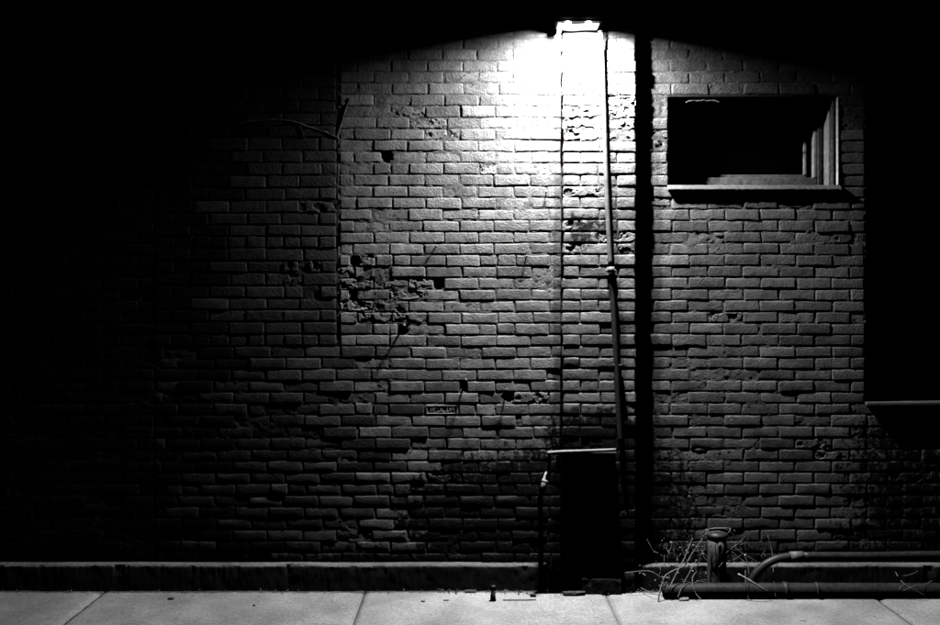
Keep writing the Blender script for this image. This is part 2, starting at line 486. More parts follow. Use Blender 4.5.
mortar_bed(wall, (X(338), X(566), -.05, Z(KTOP*11.45+197.7)), [], M['mortar'], seed=3, pits=[(386.5, 157, 6, 5), (439, 284, 6, 5), (509, 397, 6, 5), (356, 262, 5, 6), (352, 272, 4, 6), (356, 297, 6, 5), (371, 285, 4, 6), (389, 294, 5, 4), (362, 318, 7, 4), (387, 317, 6, 4), (402, 331, 5, 6), (437, 127, 5, 3), (350, 250, 4, 4), (465, 386, 3, 6)])

# ---- bricked-up arch (x 154..338)
infill = empty('brick_infill', (X(250), 0, 0), 'darker bricked-up bay with a cement line curving over its top right corner', 'wall')
yy = [-32, -20, -8, 4, 16, 28, 40, 52, 64, 76, 88, 101, 113.5, 126, 138, 151, 163, 175.7, 188, 200, 213, 225, 236, 248, 261, 272.5, 285.8, 298, 310, 322, 334.6, 346.5]
def infill_joints(k):
    y = yy[k]; r = random.Random(k*7+1)
    if y in (236, 334.6): return [338-18.3*n+r.uniform(-2, 2) for n in range(11, 0, -1)]
    off = 0 if k % 2 else 18.4
    return [338-36.6*n+off+r.uniform(-2, 2) for n in range(7, 0, -1)]
ls = cut_rows([(k, (yy[k], yy[k+1])) for k in range(len(yy)-1)], 154.5, 336.5, infill_joints, [])
spall = [(295, 267), (310, 267), (300, 278), (305, 200), (240, 500), (310, 525)]
place_bricks(infill, flags(ls, spall, gaps=[(303, 317, 290), (299, 308, 267)]), lambda x, z: M['brick_dark'] if x/S+470+random.uniform(-35, 35) > 205 else M['brick_left'], front=.003)  # left bricks of the bay coloured to blend into the falloff-black wall
mortar_bed(infill, (X(154), X(338), Z(346.5), Z(-32)), [], M['mortar_dark'], front=.001, seed=9)

# ---- left wall (x < 154)
left = empty('brick_wall', (X(70), 0, 0), 'brick wall coloured almost black for the fading lamplight at the far left edge beyond the bricked-up bay', 'wall')
def left_joints(k):
    off = 0 if k % 2 else 17.6; r = random.Random(k*3+2)
    return [-250+35.3*n+off+r.uniform(-2, 2) for n in range(0, 13)]
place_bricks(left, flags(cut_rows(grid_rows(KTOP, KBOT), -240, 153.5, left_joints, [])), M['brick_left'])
mortar_bed(left, (X(-240), X(154), -.05, Z(-32)), [], M['mortar_dark'], cell=.014, seed=12)

# ---- right wall (x 633 .. 1180), with the two window openings
WIN = (668.0, 839.0, 93.0, 190.0)
BIG = (865.0, 1095.0, -200.0, 403.5)
right = empty('brick_wall', (X(760), 0, 0), 'brick wall right of the pier with the small window and ground pipes before it', 'wall')
def right_joints(k):
    r = random.Random(k*17+3)
    base = 724.3 if k % 2 else 707.2
    js = [base+35.8*n+r.uniform(-1.3, 1.3) for n in range(-3, 14)]
    return [j for j in js if (abs(j-865) > 8 or k > 17) and not (-10 < k < 0 and 839 < j < 865)]
holes = [WIN, BIG]
ls = cut_rows(grid_rows(KTOP, KBOT), 633, 1180, right_joints, holes)
spall = [(690, 235), (720, 90), (662, 130), (662, 150), (662, 165), (662, 110), (830, 440), (845, 452), (860, 430),
         (870, 430), (662, 205)]
place_bricks(right, flags(ls, spall, half=[(690, 235, -1, 24)]), M['brick_right'])
mortar_bed(right, (X(633), X(1180), -.05, Z(-32)), [(X(WIN[0]), X(WIN[1]), Z(WIN[3]), Z(WIN[2])), (X(BIG[0]), X(BIG[1]), Z(BIG[3]), Z(BIG[2]))], M['mortar'], seed=21)

# ---- pilaster
PD = .085
pier = empty('brick_pilaster', (X(598), -PD/2, 0), 'narrow projecting brick pier below the wall lamp, its foot black with soot', 'pillar')
PX0, PX1 = 561.3, 633.2
def pier_rows():
    out = []
    for k in range(KTOP, KBOT):
        r = random.Random(k*31+4)
        if k % 2: js = [PX0+36+r.uniform(-1.5, 1.5)]
        else: js = [PX0+17.6+r.uniform(-1, 1), PX1-18+r.uniform(-1, 1)]
        if k in (-2, 9, 16): js = [PX0+17.6, PX0+35.5, PX0+53]
        e0 = r.uniform(-.9, .6); e1 = r.uniform(-.7, .8)
        xs = [PX0+e0]+js+[PX1+e1]
        for a, b in zip(xs[:-1], xs[1:]): out.append((a, b, 197.7+11.45*k, 197.7+11.45*(k+1)))
    return out
plist = []
for (a, b, yt, yb) in pier_rows():
    cy = (yt+yb)/2
    f = 'spall' if (b > 610 and 95 < cy < 260 and random.random() < .15) or (a < 570 and 185 < cy < 275 and random.random() < .3) or (cy > 340 and random.random() < .05) or (110 < cy < 135) else None
    # z from the wall-plane grid seen through the nearer face
    plist.append((X(a), X(b), Z(yb, PD), Z(yt, PD), score(a, b, yt, yb), f))
place_bricks(pier, plist, M['brick_pilaster'], front=PD, limit=290, jx=.001)
bm = bmesh.new(); box(bm, X(PX0)+.008, X(PX1)-.008, -PD+.0085, .03, -.02, Z(-32), 0)
link('core', bm_mesh('core', bm), M['mortar'], pier, False)
mortar_bed(pier, (X(PX0)+.006, X(PX1)-.006, -.05, Z(-32)), [], M['mortar'], front=PD, dep=.0068, amp=.006, seed=33)

# backing of all masonry so no light passes (hidden inside the walls)
def wall_back(thing, x0, x1, z0, z1):
    bm = bmesh.new(); box(bm, x0, x1, .09, .40, z0, z1, 0); link('inner_masonry', bm_mesh('inner', bm), M['interior'], thing, False)
wall_back(wall, X(338), X(600), -.05, Z(-32)); wall_back(infill, X(154), X(338)-.002, Z(346.5)+.002, Z(-32)); wall_back(wall, X(154), X(338)-.002, -.05, Z(346.5)); wall_back(left, X(-240), X(154)-.002, -.05, Z(-32))
for a in ((600.2, 668, 640, -32), (668.2, 838.8, 92.5, -32), (668.2, 838.8, 640, 191), (839, 864.5, 640, -32), (864.7, 1180, 640, 404)):
    wall_back(right, X(a[0]), X(a[1]), Z(a[2]), Z(a[3]))

# ------------------------------------------------------------------ plinth (rough cement ledge at the wall foot)
def ledge(name, parent, px0, px1, d0, d1, ztop, seed, cell=.007, mat='plinth', drop=.0):
    """swept rounded profile with crumbling noise. d0 back, d1 front"""
    x0, x1 = X(px0), X(px1); n = max(4, int((x1-x0)/cell)); xs = np.linspace(x0, x1, n+1)
    prof = [(d0, ztop+.006)]+[(d0+(d1-d0)*t, ztop+.005*(1-t)) for t in (.2, .4, .6, .8)]
    prof += [(d1-.006, ztop-.001), (d1-.0015, ztop-.005), (d1, ztop-.012)]+[(d1+.006*t, ztop-.012-(ztop-.012+.03)*t) for t in (.12, .25, .4, .55, .7, .85, 1)]
    V = []
    LO = fbm(xs*3.0, xs*0+seed*1.7, seed, 3)-.5
    JJ = np.arange(len(prof))
    NN = fbm(xs[:, None]*55, JJ[None, :]*.9+xs[:, None]*0, seed+2, 4)-.5
    N2 = fbm(xs[:, None]*9, JJ[None, :]*.35+xs[:, None]*0, seed+4, 3)-.5
    CH = np.maximum(0, fbm(xs*16, xs*0+5.5, seed+7, 4)-.60)*.07
    for i, x in enumerate(xs):
        for j, (d, z) in enumerate(prof):
            wz = 1.0 if 1 <= j <= 7 else .25
            nn = NN[i, j]; chip = CH[i]*(1 if 4 < j < 9 else .2)
            V.append((x, -(d+(nn*.007+N2[i, j]*.008-chip)*(1 if j > 4 else .2)), z+wz*(nn*.005+LO[i]*.020-chip*.6*(j > 3))))
    m = len(prof); F = []
    for i in range(n):
        for j in range(m-1): F.append((i*m+j, i*m+j+1, (i+1)*m+j+1, (i+1)*m+j))
    F.append(tuple(range(m))); F.append(tuple((n)*m+j for j in range(m))[::-1])
    return link(name, mesh_np(name, V, F), M[mat], parent)
pl = empty('concrete_plinth', (X(470), -.03, 0), 'low rough cement kerb with a front darkened so its top edge looks lit along the wall foot', 'plinth')
ledge('ledge', pl, -240, 546, .0, .050, .140, 3)
ledge('ledge', pl, 546.5, 631, .07, .115, .112, 8)
ledge('ledge', pl, 579, 617, .08, .150, .088, 31, mat='mortar')
ledge('ledge', pl, 640.5, 712, .0, .050, .135, 12)
ledge('ledge', pl, 712.5, 1180, .0, .050, .138, 17)

# cement line over the bricked-up bay
cr = [(236, 124), (251, 121.5), (262, 121), (272, 120), (290, 121), (300, 124), (312, 128), (324, 131.5), (333, 136), (338, 137.5)]
bm = bmesh.new(); pts = smooth_path([P(a, b, .002) for a, b in cr], 4); tube(bm, pts, .006, 8, jit=.5)
pts = smooth_path([P(a, b, .003) for a, b in [(336, 139), (340, 128), (343, 118), (346, 108), (350, 98)]], 4); tube(bm, pts, .0045, 8, jit=.5)
link('cement_fillet', bm_mesh('cement_fillet', bm), M['mortar'], infill)
bm = bmesh.new(); pts = smooth_path([P(299, 126, .006), P(302, 132, .006), P(304, 138, .006)], 4); tube(bm, pts, .005, 6, jit=.3)
link('cement_fillet', bm_mesh('cement_fillet', bm), M['mortar_dark'], infill)

# ------------------------------------------------------------------ pavement and ground
def noisy_slab(name, parent, x0, x1, y0, y1, top, bot, mat, bev=.008):
    bm = bmesh.new(); nx = max(2, int((x1-x0)/.03)); ny = max(2, int((y1-y0)/.03))
    grid = []
    for j in range(ny+1):
        row = []
        for i in range(nx+1):
            x = x0+(x1-x0)*i/nx; y = y0+(y1-y0)*j/ny
            e = 0
            if i in (0, nx) or j in (0, ny): e = .005+.006*float(vnoise(np.array([x*40+y*40]), np.array([3.]), 5)[0])
            z = top+.0035*(float(vnoise(np.array([x*3]), np.array([y*3]), 8)[0])-.5)-e
            row.append(bm.verts.new((x, y, z)))
        grid.append(row)
    for j in range(ny):
        for i in range(nx): bm.faces.new((grid[j][i], grid[j][i+1], grid[j+1][i+1], grid[j+1][i]))
    per = [grid[0][i] for i in range(nx+1)]+[grid[j][nx] for j in range(1, ny+1)]+[grid[ny][i] for i in range(nx-1, -1, -1)]+[grid[j][0] for j in range(ny-1, 0, -1)]
    low = [bm.verts.new((v.co.x, v.co.y, bot)) for v in per]
    for k in range(len(per)): bm.faces.new((per[k], low[k], low[(k+1) % len(per)], per[(k+1) % len(per)]))
    return link(name, bm_mesh(name, bm), mat, parent)
pave = bpy.data.objects.new('pavement', None); COL.objects.link(pave); tag(pave, kind='structure')
FJ = (D-.06)/D
jx = [-425, -160, 105, 365, 604, 867, 1130, 1400]
for a, b in zip(jx[:-1], jx[1:]):
    noisy_slab('slab', pave, X(a, .06)+.004, X(b, .06)-.004, -1.62, -.055, 0.0, -.08, M['slab'])
    noisy_slab('slab', pave, X(a, .06)+.004, X(b, .06)-.004, -3.14, -1.63, 0.0, -.08, M['slab'])
bm = bmesh.new(); box(bm, X(-425), X(1400), -3.3, -3.15, -.16, 0, .02); tag(link('kerb', bm_mesh('kerb', bm), M['slab']), kind='structure')
bm = bmesh.new()
s_ = 60
vs = [bm.verts.new(v) for v in ((-s_, -s_, -.13), (s_, -s_, -.13), (s_, s_, -.13), (-s_, s_, -.13))]; bm.faces.new(vs)
tag(link('ground', bm_mesh('ground', bm), M['asphalt']), kind='structure')
bm = bmesh.new(); vs = [bm.verts.new(v) for v in ((X(-425), -3.16, -.02), (X(1400), -3.16, -.02), (X(1400), 0, -.02), (X(-425), 0, -.02))]; bm.faces.new(vs)
tag(link('soil_bed', bm_mesh('soil_bed', bm), M['soil']), kind='structure')

# ------------------------------------------------------------------ small window
win = empty('window', (X(754), 0, Z(190)), 'small deep-set wooden window with pale sill and black glass beside the lamp pier', 'window')
wx0, wx1, wz0, wz1 = X(WIN[0]), X(WIN[1]), Z(WIN[3]), Z(WIN[2])
def wbox(name, par, a, b, y0, y1, c, d, mat='wood', bev=.003, jit=.0008):
    bm = bmesh.new(); box(bm, a, b, y0, y1, c, d, bev, 2, jit); return link(name, bm_mesh(name, bm), M[mat] if isinstance(mat, str) else mat, par)
# outer frame: head, jambs
wbox('jamb', win, wx0+.001, wx0+.016, .04, .23, wz0+.035, wz1-.024, 'dark_metal')
wbox('jamb', win, wx1-.010, wx1-.001, -.004, .022, wz0+.03, wz1-.024, bev=.004, jit=.0015)
wbox('jamb', win, wx1-.030, wx1-.011, .019, .064, wz0+.03, wz1-.024, 'rough_dark', .005, .002)
wbox('jamb', win, wx1-.036, wx1-.012, .068, .143, wz0+.03, wz1-.024, 'sashwood')
wbox('head', win, wx0+.001, wx1-.001, .004, .23, wz1-.022, wz1-.001, 'dark_metal')
# sill: sloped board projecting from the wall
bm = bmesh.new()
nsl = 60; prof = [(.23, wz0+.034), (.02, wz0+.031), (-.004, wz0+.029), (-.010, wz0+.025), (-.023, wz0+.008), (-.026, wz0+.003), (-.024, wz0-.003), (.23, wz0-.003)]
rings = []
for i in range(nsl+1):
    x = wx0-.004+(wx1-wx0+.008)*i/nsl; n = random.uniform(-.0012, .0012)
    rings.append([bm.verts.new((x, y+(n if y < 0 else 0), z+n*.7)) for y, z in prof])
for i in range(nsl):
    for k in range(len(prof)): bm.faces.new((rings[i][k], rings[i][(k+1) % 8], rings[i+1][(k+1) % 8], rings[i+1][k]))
bm.faces.new(rings[0]); bm.faces.new(rings[-1][::-1])
link('sill', bm_mesh('sill', bm), M['sillstone'], win, False)
# two nested sashes deep in the opening
def sash(par, y, inset, rail, stile, thick):
    f = wbox('sash', par, wx0+.022, wx1-inset, y, y+thick, wz0+.034, wz0+.034+rail, 'railwood')
    st = wbox('stile', f, wx1-inset-stile, wx1-inset, y-.004, y+thick+.004, wz0+.034+rail, wz1-.026, 'sashwood')
    return f
s1 = sash(win, .164, .070, .062, .020, .032)
s2 = sash(win, .222, .112, .088, .018, .030)
wbox('stop_bead', win, wx1-.069, wx1-.037, .144, .163, wz0+.034, wz1-.026, 'rough_dark')
bm = bmesh.new(); box(bm, wx0+.023, wx1-.10, .232, .236, wz0+.13, wz1-.026, 0); link('pane', bm_mesh('pane', bm), M['glass'], s2, False)
bm = bmesh.new(); box(bm, wx0, wx1, .27, .30, wz0, wz1, 0); link('inner_board', bm_mesh('inner_board', bm), M['interior'], win, False)
# a torn strip caught in the light under the head
bm = bmesh.new(); pts = smooth_path([P(686, 102, .0), P(694, 101, -.005), P(703, 100.5, -.002), (P(711, 101.2, -.006)), P(720, 102, .0)], 4); tube(bm, [p+Vector((0, random.gauss(0, .002), random.gauss(0, .0022))) for p in pts], .0040, 6, jit=.6)
link('paint_flake', bm_mesh('paint_flake', bm), M['railwood'], win)

# ------------------------------------------------------------------ large dark window at the right edge
bw_ = empty('window', (X(980), 0, Z(403)), 'tall unlit black window at the right edge with a thin pale sill', 'window')
bx0, bx1, bz0, bz1 = X(865), X(1095), Z(403.5), Z(-32)
wbox('sill', bw_, bx0+.001, bx1+.05, -.030, .14, bz0-.010, bz0+.010, 'sillstone', .004, .001)
wbox('frame', bw_, bx0+.001, bx0+.06, .10, .16, bz0+.011, bz1, 'dark_metal')
wbox('frame', bw_, bx0+.061, bx1, .10, .16, bz0+.011, bz0+.09, 'dark_metal')
for q in range(2):
    for r_ in range(3):
        xa = bx0+.066+q*.62; za = bz0+.095+r_*.82
        bm = bmesh.new(); box(bm, xa, xa+.60, .130, .134, za, za+.80, 0); p_ = link('pane', bm_mesh('pane', bm), M['glass'], bw_, False)
for q in (1,): wbox('mullion', bw_, bx0+.062+q*.62-.012, bx0+.062+q*.62+.012, .10, .145, bz0+.092, bz1, 'dark_metal')
for r_ in (1, 2): wbox('transom', bw_, bx0+.062, bx1, .105, .142, bz0+.095+r_*.82-.018, bz0+.095+r_*.82-.002, 'interior')
bm = bmesh.new(); box(bm, bx0, bx1, .2, .23, bz0, bz1, 0); link('inner_board', bm_mesh('inner_board', bm), M['interior'], bw_, False)

# ------------------------------------------------------------------ wall lamp
LD = .28
lz = Z(24.5, .285)     # underside height of the diffuser
lamp = empty('wall_lamp', P(578, 28, .2), 'lit two-bulb wall lamp glowing at the top of the brick pier', 'lamp')
lx0, lx1 = X(558, .27), X(599, .27)
# housing: sloped dark hood
bm = bmesh.new()
hp = [(-.10, lz+.019), (-.300, lz+.019), (-.308, lz+.040), (-.25, lz+.075), (-.10, lz+.10)]
a_ = [bm.verts.new((lx0-.012, y, z)) for y, z in hp]; b_ = [bm.verts.new((lx1+.012, y, z)) for y, z in hp]
for k in range(5): bm.faces.new((a_[k], a_[(k+1) % 5], b_[(k+1) % 5], b_[k]))
bm.faces.new(a_[::-1]); bm.faces.new(b_)
bmesh.ops.bevel(bm, geom=bm.edges[:], offset=.004, segments=2, affect='EDGES')
link('housing', bm_mesh('housing', bm), M['dark_metal'], lamp, False)
bm = bmesh.new()
box(bm, lx0-.016, lx1+.016, -.302, -.12, lz+.0135, lz+.0175, .001)
link('rim', bm_mesh('rim', bm), M['dark_metal'], lamp, False)
# diffuser tray, bowed underside
bm = bmesh.new(); n = 12; rows_ = []
for j in range(5):
    row = []
    for i in range(n+1):
        u = i/n; y = -.172-.112*j/4
        row.append(bm.verts.new((lx0+(lx1-lx0)*u, y, lz+.004-.006*math.sin(math.pi*u)-.002*math.sin(math.pi*j/4)+.002*math.cos(u*9))))
    rows_.append(row)
for j in range(4):
    for i in range(n): bm.faces.new((rows_[j][i], rows_[j][i+1], rows_[j+1][i+1], rows_[j+1][i]))
r_ = bmesh.ops.extrude_face_region(bm, geom=bm.faces[:])
for v in r_['geom']:
    if isinstance(v, bmesh.types.BMVert): v.co.z += .007
link('diffuser', bm_mesh('diffuser', bm), M['lens'], lamp)
for bx_ in (568, 588.5):
    c = P(bx_, 23.5, .292)
    bm = bmesh.new(); bmesh.ops.create_uvsphere(bm, u_segments=20, v_segments=12, radius=.014)
    for v in bm.verts: v.co = Vector((v.co.x*1.35, v.co.y, v.co.z*.95))+c
    bo = link('bulb', bm_mesh('bulb', bm), M['bulb'], lamp)
    # a bulb in a reflector hood: wide spill plus a stronger core straight down
    for tilt, spread, watt, size in ((26 if bx_ < 580 else 23, 160, LAMP_W*.42, .026), (30 if bx_ < 580 else 27, 146, LAMP_W*.55, .03), (2, 118, LAMP_W*.18, .03)):
        ld = bpy.data.lights.new('bulb_light', 'AREA'); ld.shape = 'DISK'; ld.size = size; ld.energy = watt; ld.color = (1, 1, 1)
        lo = bpy.data.objects.new('bulb_light', ld); COL.objects.link(lo); lo.parent = lamp
        lo.location = Vector((c.x, -LD, lz-.012-.0015*(spread < 150)-.0015*(spread < 120)))-wloc(lamp)
        lo.rotation_euler = (math.radians(tilt), 0, 0); ld.spread = math.radians(spread)
# knuckle at the left underside and its stem
bm = bmesh.new(); tube(bm, smooth_path([P(559, 30, .14), P(558.5, 35, .14), P(556.5, 38, .14), P(556, 41, .14)], 4), .014, 12)
link('photocell', bm_mesh('photocell', bm), M['pipe_light'], lamp)
bm = bmesh.new(); box(bm, X(566, .09), X(590, .09), -.099, -.084, lz-.02, lz+.10, .003); link('back_plate', bm_mesh('back_plate', bm), M['dark_metal'], lamp, False)

# ------------------------------------------------------------------ conduit down the pier
cd = PD+.028
con = empty('conduit', P(606, 290, PD), 'thin metal conduit running down the brick pier from the lamp', 'pipe')
bm = bmesh.new(); tube(bm, smooth_path([P(600, 30, .15), P(601.2, 36, .13), P(602.2, 60, cd), P(604.5, 130, cd), P(607, 200, cd), (P(610.5, 268, cd))], 6), .0135, 14)
link('pipe', bm_mesh('pipe', bm), M['conduit'], con)
bm = bmesh.new(); tube(bm, [P(610.6, 267, cd), P(611, 272.5, cd)], .021, 14); link('coupling', bm_mesh('coupling', bm), M['conduit'], con)
bm = bmesh.new(); box(bm, X(605.5, PD), X(615.5, PD), -PD-.018, -PD-.004, Z(272, PD), Z(269.5, PD), .002); link('strap', bm_mesh('strap', bm), M['conduit'], con)
bm = bmesh.new(); tube(bm, smooth_path([P(611.2, 273, cd-.006), P(614, 320, cd-.008), P(617, 380, cd-.008), P(620.5, 445, cd-.008)], 6), .0155, 14)
link('lower_pipe', bm_mesh('lower_pipe', bm), M['old_pipe'], con)
bm = bmesh.new(); box(bm, X(612, PD), X(622, PD), -PD-.03, -PD-.003, Z(367, PD), Z(364, PD), .002); link('strap', bm_mesh('strap', bm), M['old_pipe'], con)

# ------------------------------------------------------------------ metal ledge bar over the sooty foot of the pier
sh = empty('metal_bar', P(582, 452, PD), 'horizontal metal bar fixed across the pier above its sooty foot', 'bar')
SD = PD+.078
bm = bmesh.new(); tube(bm, smooth_path([P(547, 453.2, SD), P(560, 452, SD), P(590, 451, SD), P(616, 450, SD)], 5), .0105, 12, jit=.04)
link('bar', bm_mesh('bar', bm), M['conduit'], sh)
bm = bmesh.new(); box(bm, X(548, SD), X(617, SD), -SD+.002, -PD+.004, Z(455, SD), Z(453.2, SD), .001); link('plate', bm_mesh('plate', bm), M['dark_metal'], sh, False)
for q in (556, 607):
    bm = bmesh.new(); box(bm, X(q, PD), X(q+3, PD), -SD+.01, -PD+.002, Z(468, PD), Z(456, PD), .001); link('bracket', bm_mesh('bracket', bm), M['dark_metal'], sh, False)
# pipe dropping from the bar's left end
dp = empty('drain_pipe', P(544, 590, .1), 'dark pipe with one pale slanted joint dropping left of the pier foot', 'pipe')
bm = bmesh.new(); tube(bm, smooth_path([P(549.5, 455, .14), P(549.5, 464, .14), P(548.5, 472, .13)], 4), .0105, 12); link('upper_pipe', bm_mesh('upper_pipe', bm), M['dark_metal'], dp)
bm = bmesh.new(); tube(bm, [P(548.2, 473, .125), P(541.8, 491, .175)], .0185, 14); ej = link('elbow', bm_mesh('elbow', bm), M['pipe_light'], dp)
bm = bmesh.new(); tube(bm, [P(545.6, 480.5, .146), P(544.6, 483.2, .153)], .0215, 14); link('collar', bm_mesh('collar', bm), M['pipe_light'], ej)
bm = bmesh.new(); tube(bm, smooth_path([P(541.5, 492, .17), P(540.3, 500, .16), P(541, 540, .13), P(540.5, 580, .11), P(540, 594, .11)], 6), .015, 12, jit=.03); link('lower_pipe', bm_mesh('lower_pipe', bm), M['soil'], dp)

# ------------------------------------------------------------------ pipes on the ground at the right
def gz(py, d): return Z(py, d)
lp = empty('ground_pipe', (X(800, .2), -.2, 0), 'long thick pipe lying on the pavement at the lower right', 'pipe')
r0 = .040
bm = bmesh.new(); tube(bm, smooth_path([(X(663, .2), -.205, r0+.001), (X(720, .2), -.2, r0+.003), (X(790, .2), -.198, r0+.002), (X(900, .2), -.19, r0), (X(1180, .2), -.185, r0)], 14), r0, 18, jit=.012)
link('pipe', bm_mesh('pipe', bm), M['old_pipe'], lp)
for px_, wd in ((665, 3.5), (783, 4), (815, 2)):
    bm = bmesh.new(); tube(bm, [(X(px_, .2), -.20, r0+.003), (X(px_+wd, .2), -.20, r0+.003)], r0+.005, 18, jit=.01); link('collar', bm_mesh('collar', bm), M['old_pipe'], lp)
up = empty('bent_pipe', (X(840, .17), -.17, 0), 'thinner pipe bending up from the pavement and running right above the thick pipe', 'pipe')
r1 = .0205
bm = bmesh.new(); tube(bm, smooth_path([P(747.5, 592, .16), P(750.5, 583, .16), P(756, 573.5, .165), P(765, 565, .17), P(777, 559, .17), P(791, 556.5, .17)], 7), .0235, 14)
link('elbow', bm_mesh('elbow', bm), M['old_pipe'], up)
bm = bmesh.new(); tube(bm, [P(790, 556.5, .17), P(803, 556, .17)], .0275, 14); link('coupling', bm_mesh('coupling', bm), plain('scuffed_pipe', .11), up)
bm = bmesh.new(); tube(bm, smooth_path([P(803, 556, .17), P(870, 556, .17), P(940, 555, .17), P(1150, 554, .17)], 8), .0225, 14, jit=.012); link('pipe', bm_mesh('pipe', bm), M['old_pipe'], up)
bm = bmesh.new(); box(bm, X(1000, .1), X(1006, .1), -.20, -.03, 0.0, Z(557, .17), .003); link('support', bm_mesh('support', bm), M['dark_metal'], up)
# standing stub
po = empty('pipe_stub', (X(717, .13), -.13, 0), 'stubby upright rusty pipe wrapped in dry vine behind the thick pipe', 'post')
pc = (X(716.8, .125), -.125)
bm = bmesh.new(); tube(bm, [(pc[0], pc[1], -.01), (pc[0], pc[1], .06), (pc[0], pc[1], .12), (pc[0], pc[1], .18), (pc[0]+.001, pc[1], .24), (pc[0]+.001, pc[1], Z(538.2, .125))], .054, 24, jit=.004); link('pipe', bm_mesh('pipe', bm), plain('pitted_iron', .07, .6, .35, 0, .8, 60, .5), po)
bm = bmesh.new(); tube(bm, [(pc[0], pc[1], Z(538, .125)), (pc[0], pc[1], Z(533, .125))], .056, 24, jit=.004); link('cap', bm_mesh('cap', bm), M['old_pipe'], po)

# ------------------------------------------------------------------ dry vine on the stub
vine = empty('dry_vine', (pc[0]-.12, -.2, 0), 'bare dry vine trailing over the pipe stub and down to the pavement', 'plant')
def stem(pts, r, par=vine, name='stem', mat='twig', r2=None):
    bm = bmesh.new(); tube(bm, smooth_path([P(*p)+Vector((random.gauss(0, .003), random.gauss(0, .003), random.gauss(0, .003))) for p in pts], 6), r*.8, 7, r2=(r2 or r*.45), jit=.25); return link(name, bm_mesh(name, bm), M[mat], par)
stem([(658.5, 606, .28), (659.5, 596, .27), (661, 585, .25), (666, 576, .22), (675, 570, .2), (684, 565, .18), (692, 553, .17), (701, 540, .17), (707, 533, .17)], .0058)
stem([(669, 589, .25), (676, 575, .22), (683, 561, .19), (688, 549, .17), (692.5, 538, .15)], .0042, r2=.002)
stem([(704, 534, .16), (706, 530, .18), (714, 528.5, .19), (723, 529, .19), (730, 532, .17), (737, 538, .15), (742, 543, .13)], .0038)
stem([(703, 536, .17), (709, 532.5, .2), (718, 532, .2), (727, 533.5, .19), (731, 529, .12), (722, 527.5, .08), (710, 528.5, .08), (703, 533, .14)], .0032)
stem([(700, 600, .27), (695.5, 594, .255), (693.5, 586, .25), (693, 578, .22), (697, 572, .18)], .0045)
stem([(626, 574, .17), (634, 571.5, .16), (644, 571, .15), (653, 573, .15), (662, 577.5, .17)], .0035)
stem([(678, 598, .27), (684, 583, .23), (690, 572, .2), (697, 560, .17), (706, 548, .16)], .003)
stem([(732, 551, .14), (741, 559, .13), (750, 565, .13), (759, 570, .12)], .0032)
stem([(734, 548, .13), (744, 556, .12), (757, 561, .1), (763, 572, .12)], .0024)
stem([(745, 571, .22), (746, 585, .25), (747, 595, .26), (749, 604, .27)], .0026)
stem([(768, 535, .03), (771, 555, .05), (773, 575, .16), (776, 597, .26)], .0018)
stem([(735, 530, .1), (739, 548, .08), (746, 560, .1), (748, 574, .2)], .0018)
stem([(640, 589, .1), (650, 592, .2), (658, 596, .25)], .003)
for q in range(44):                                      # thin tangle
    a = random.gauss(700, 30); b = random.uniform(545, 590); L_ = random.uniform(7, 30); an = random.uniform(-2.2, .4)
    d_ = random.uniform(.07, .2)
    pts = [(a+L_*t*math.cos(an)+random.uniform(-2, 2), max(530, min(588, b+L_*t*math.sin(an)+random.uniform(-2, 2))), d_+random.uniform(-.015, .015)) for t in (0, .35, .7, 1)]
    stem(pts, random.uniform(.0010, .0026), name='twig')
st = empty('stick', P(753, 585, .27), 'pale broken stick leaning across the thick pipe', 'stick')
bm = bmesh.new(); tube(bm, smooth_path([P(738, 574, .25), P(749, 580, .27), P(760, 587, .275), P(768, 592, .26)], 3), .0052, 7, jit=.15, r2=.0035); link('shaft', bm_mesh('shaft', bm), plain('pale_wood', .3), st)
v2 = empty('dry_weed', P(910, 590, .2), 'thin dry weed hanging over the thick pipe near the right edge', 'plant')
stem([(897, 572, .1), (902, 581, .2), (911, 588, .25), (927, 595, .26)], .0026, v2)
stem([(901, 576, .15), (910, 574, .12), (918, 571, .1)], .0022, v2)
stem([(903, 590, .245), (913, 585, .24), (922, 586, .23), (934, 581, .2)], .002, v2)
stem([(899, 590, .245), (905, 585, .24), (913, 590, .25)], .002, v2)

# ------------------------------------------------------------------ leaves and litter
def scatter_leaves(name, n, gen, smin, smax, mat, **tg):
    bm = bmesh.new()
    for i in range(n):
        c = gen(); s = random.uniform(smin, smax)
        R = Matrix.Rotation(random.uniform(0, 6.3), 3, 'Z') @ Matrix.Rotation(random.gauss(0, .6), 3, 'X') @ Matrix.Rotation(random.gauss(0, .6), 3, 'Y')
        pts = [(-1, 0, 0), (-.35, .5, .18), (.4, .42, .1), (1, 0, .22), (.4, -.45, .12), (-.35, -.5, .2)]
        vs = [bm.verts.new(c+R @ Vector((a*s, b*s, q*s))) for a, b, q in pts]; m_ = bm.verts.new(c+R @ Vector((0, 0, -.02*s)))
        for k in range(6): bm.faces.new((vs[k], vs[(k+1) % 6], m_))
    o = link(name, bm_mesh(name, bm), M[mat], None, False); tag(o, **tg); return o
def g1():
    px = random.choice([random.uniform(590, 790), random.uniform(430, 620), random.uniform(-20, 940), random.uniform(650, 760)]); d = .075+abs(random.gauss(0, .035)); return Vector((X(px, d), -d, .005+random.uniform(0, .006)))
scatter_leaves('leaf_litter', 620, g1, .003, .010, 'stone', label='dark crumbs and leaf litter gathered along the foot of the wall', cat='leaf litter', kind='stuff')
def g2():
    px = random.gauss(680, 22); py = random.uniform(538, 588); d = random.uniform(.008, .035) if py < 562 else random.uniform(.06, .1); return P(min(max(px, 640), 745), py, d)
scatter_leaves('dry_leaves', 130, g2, .003, .009, 'leaf', label='small withered leaves caught in the dry vine tangle', cat='leaves', kind='stuff')
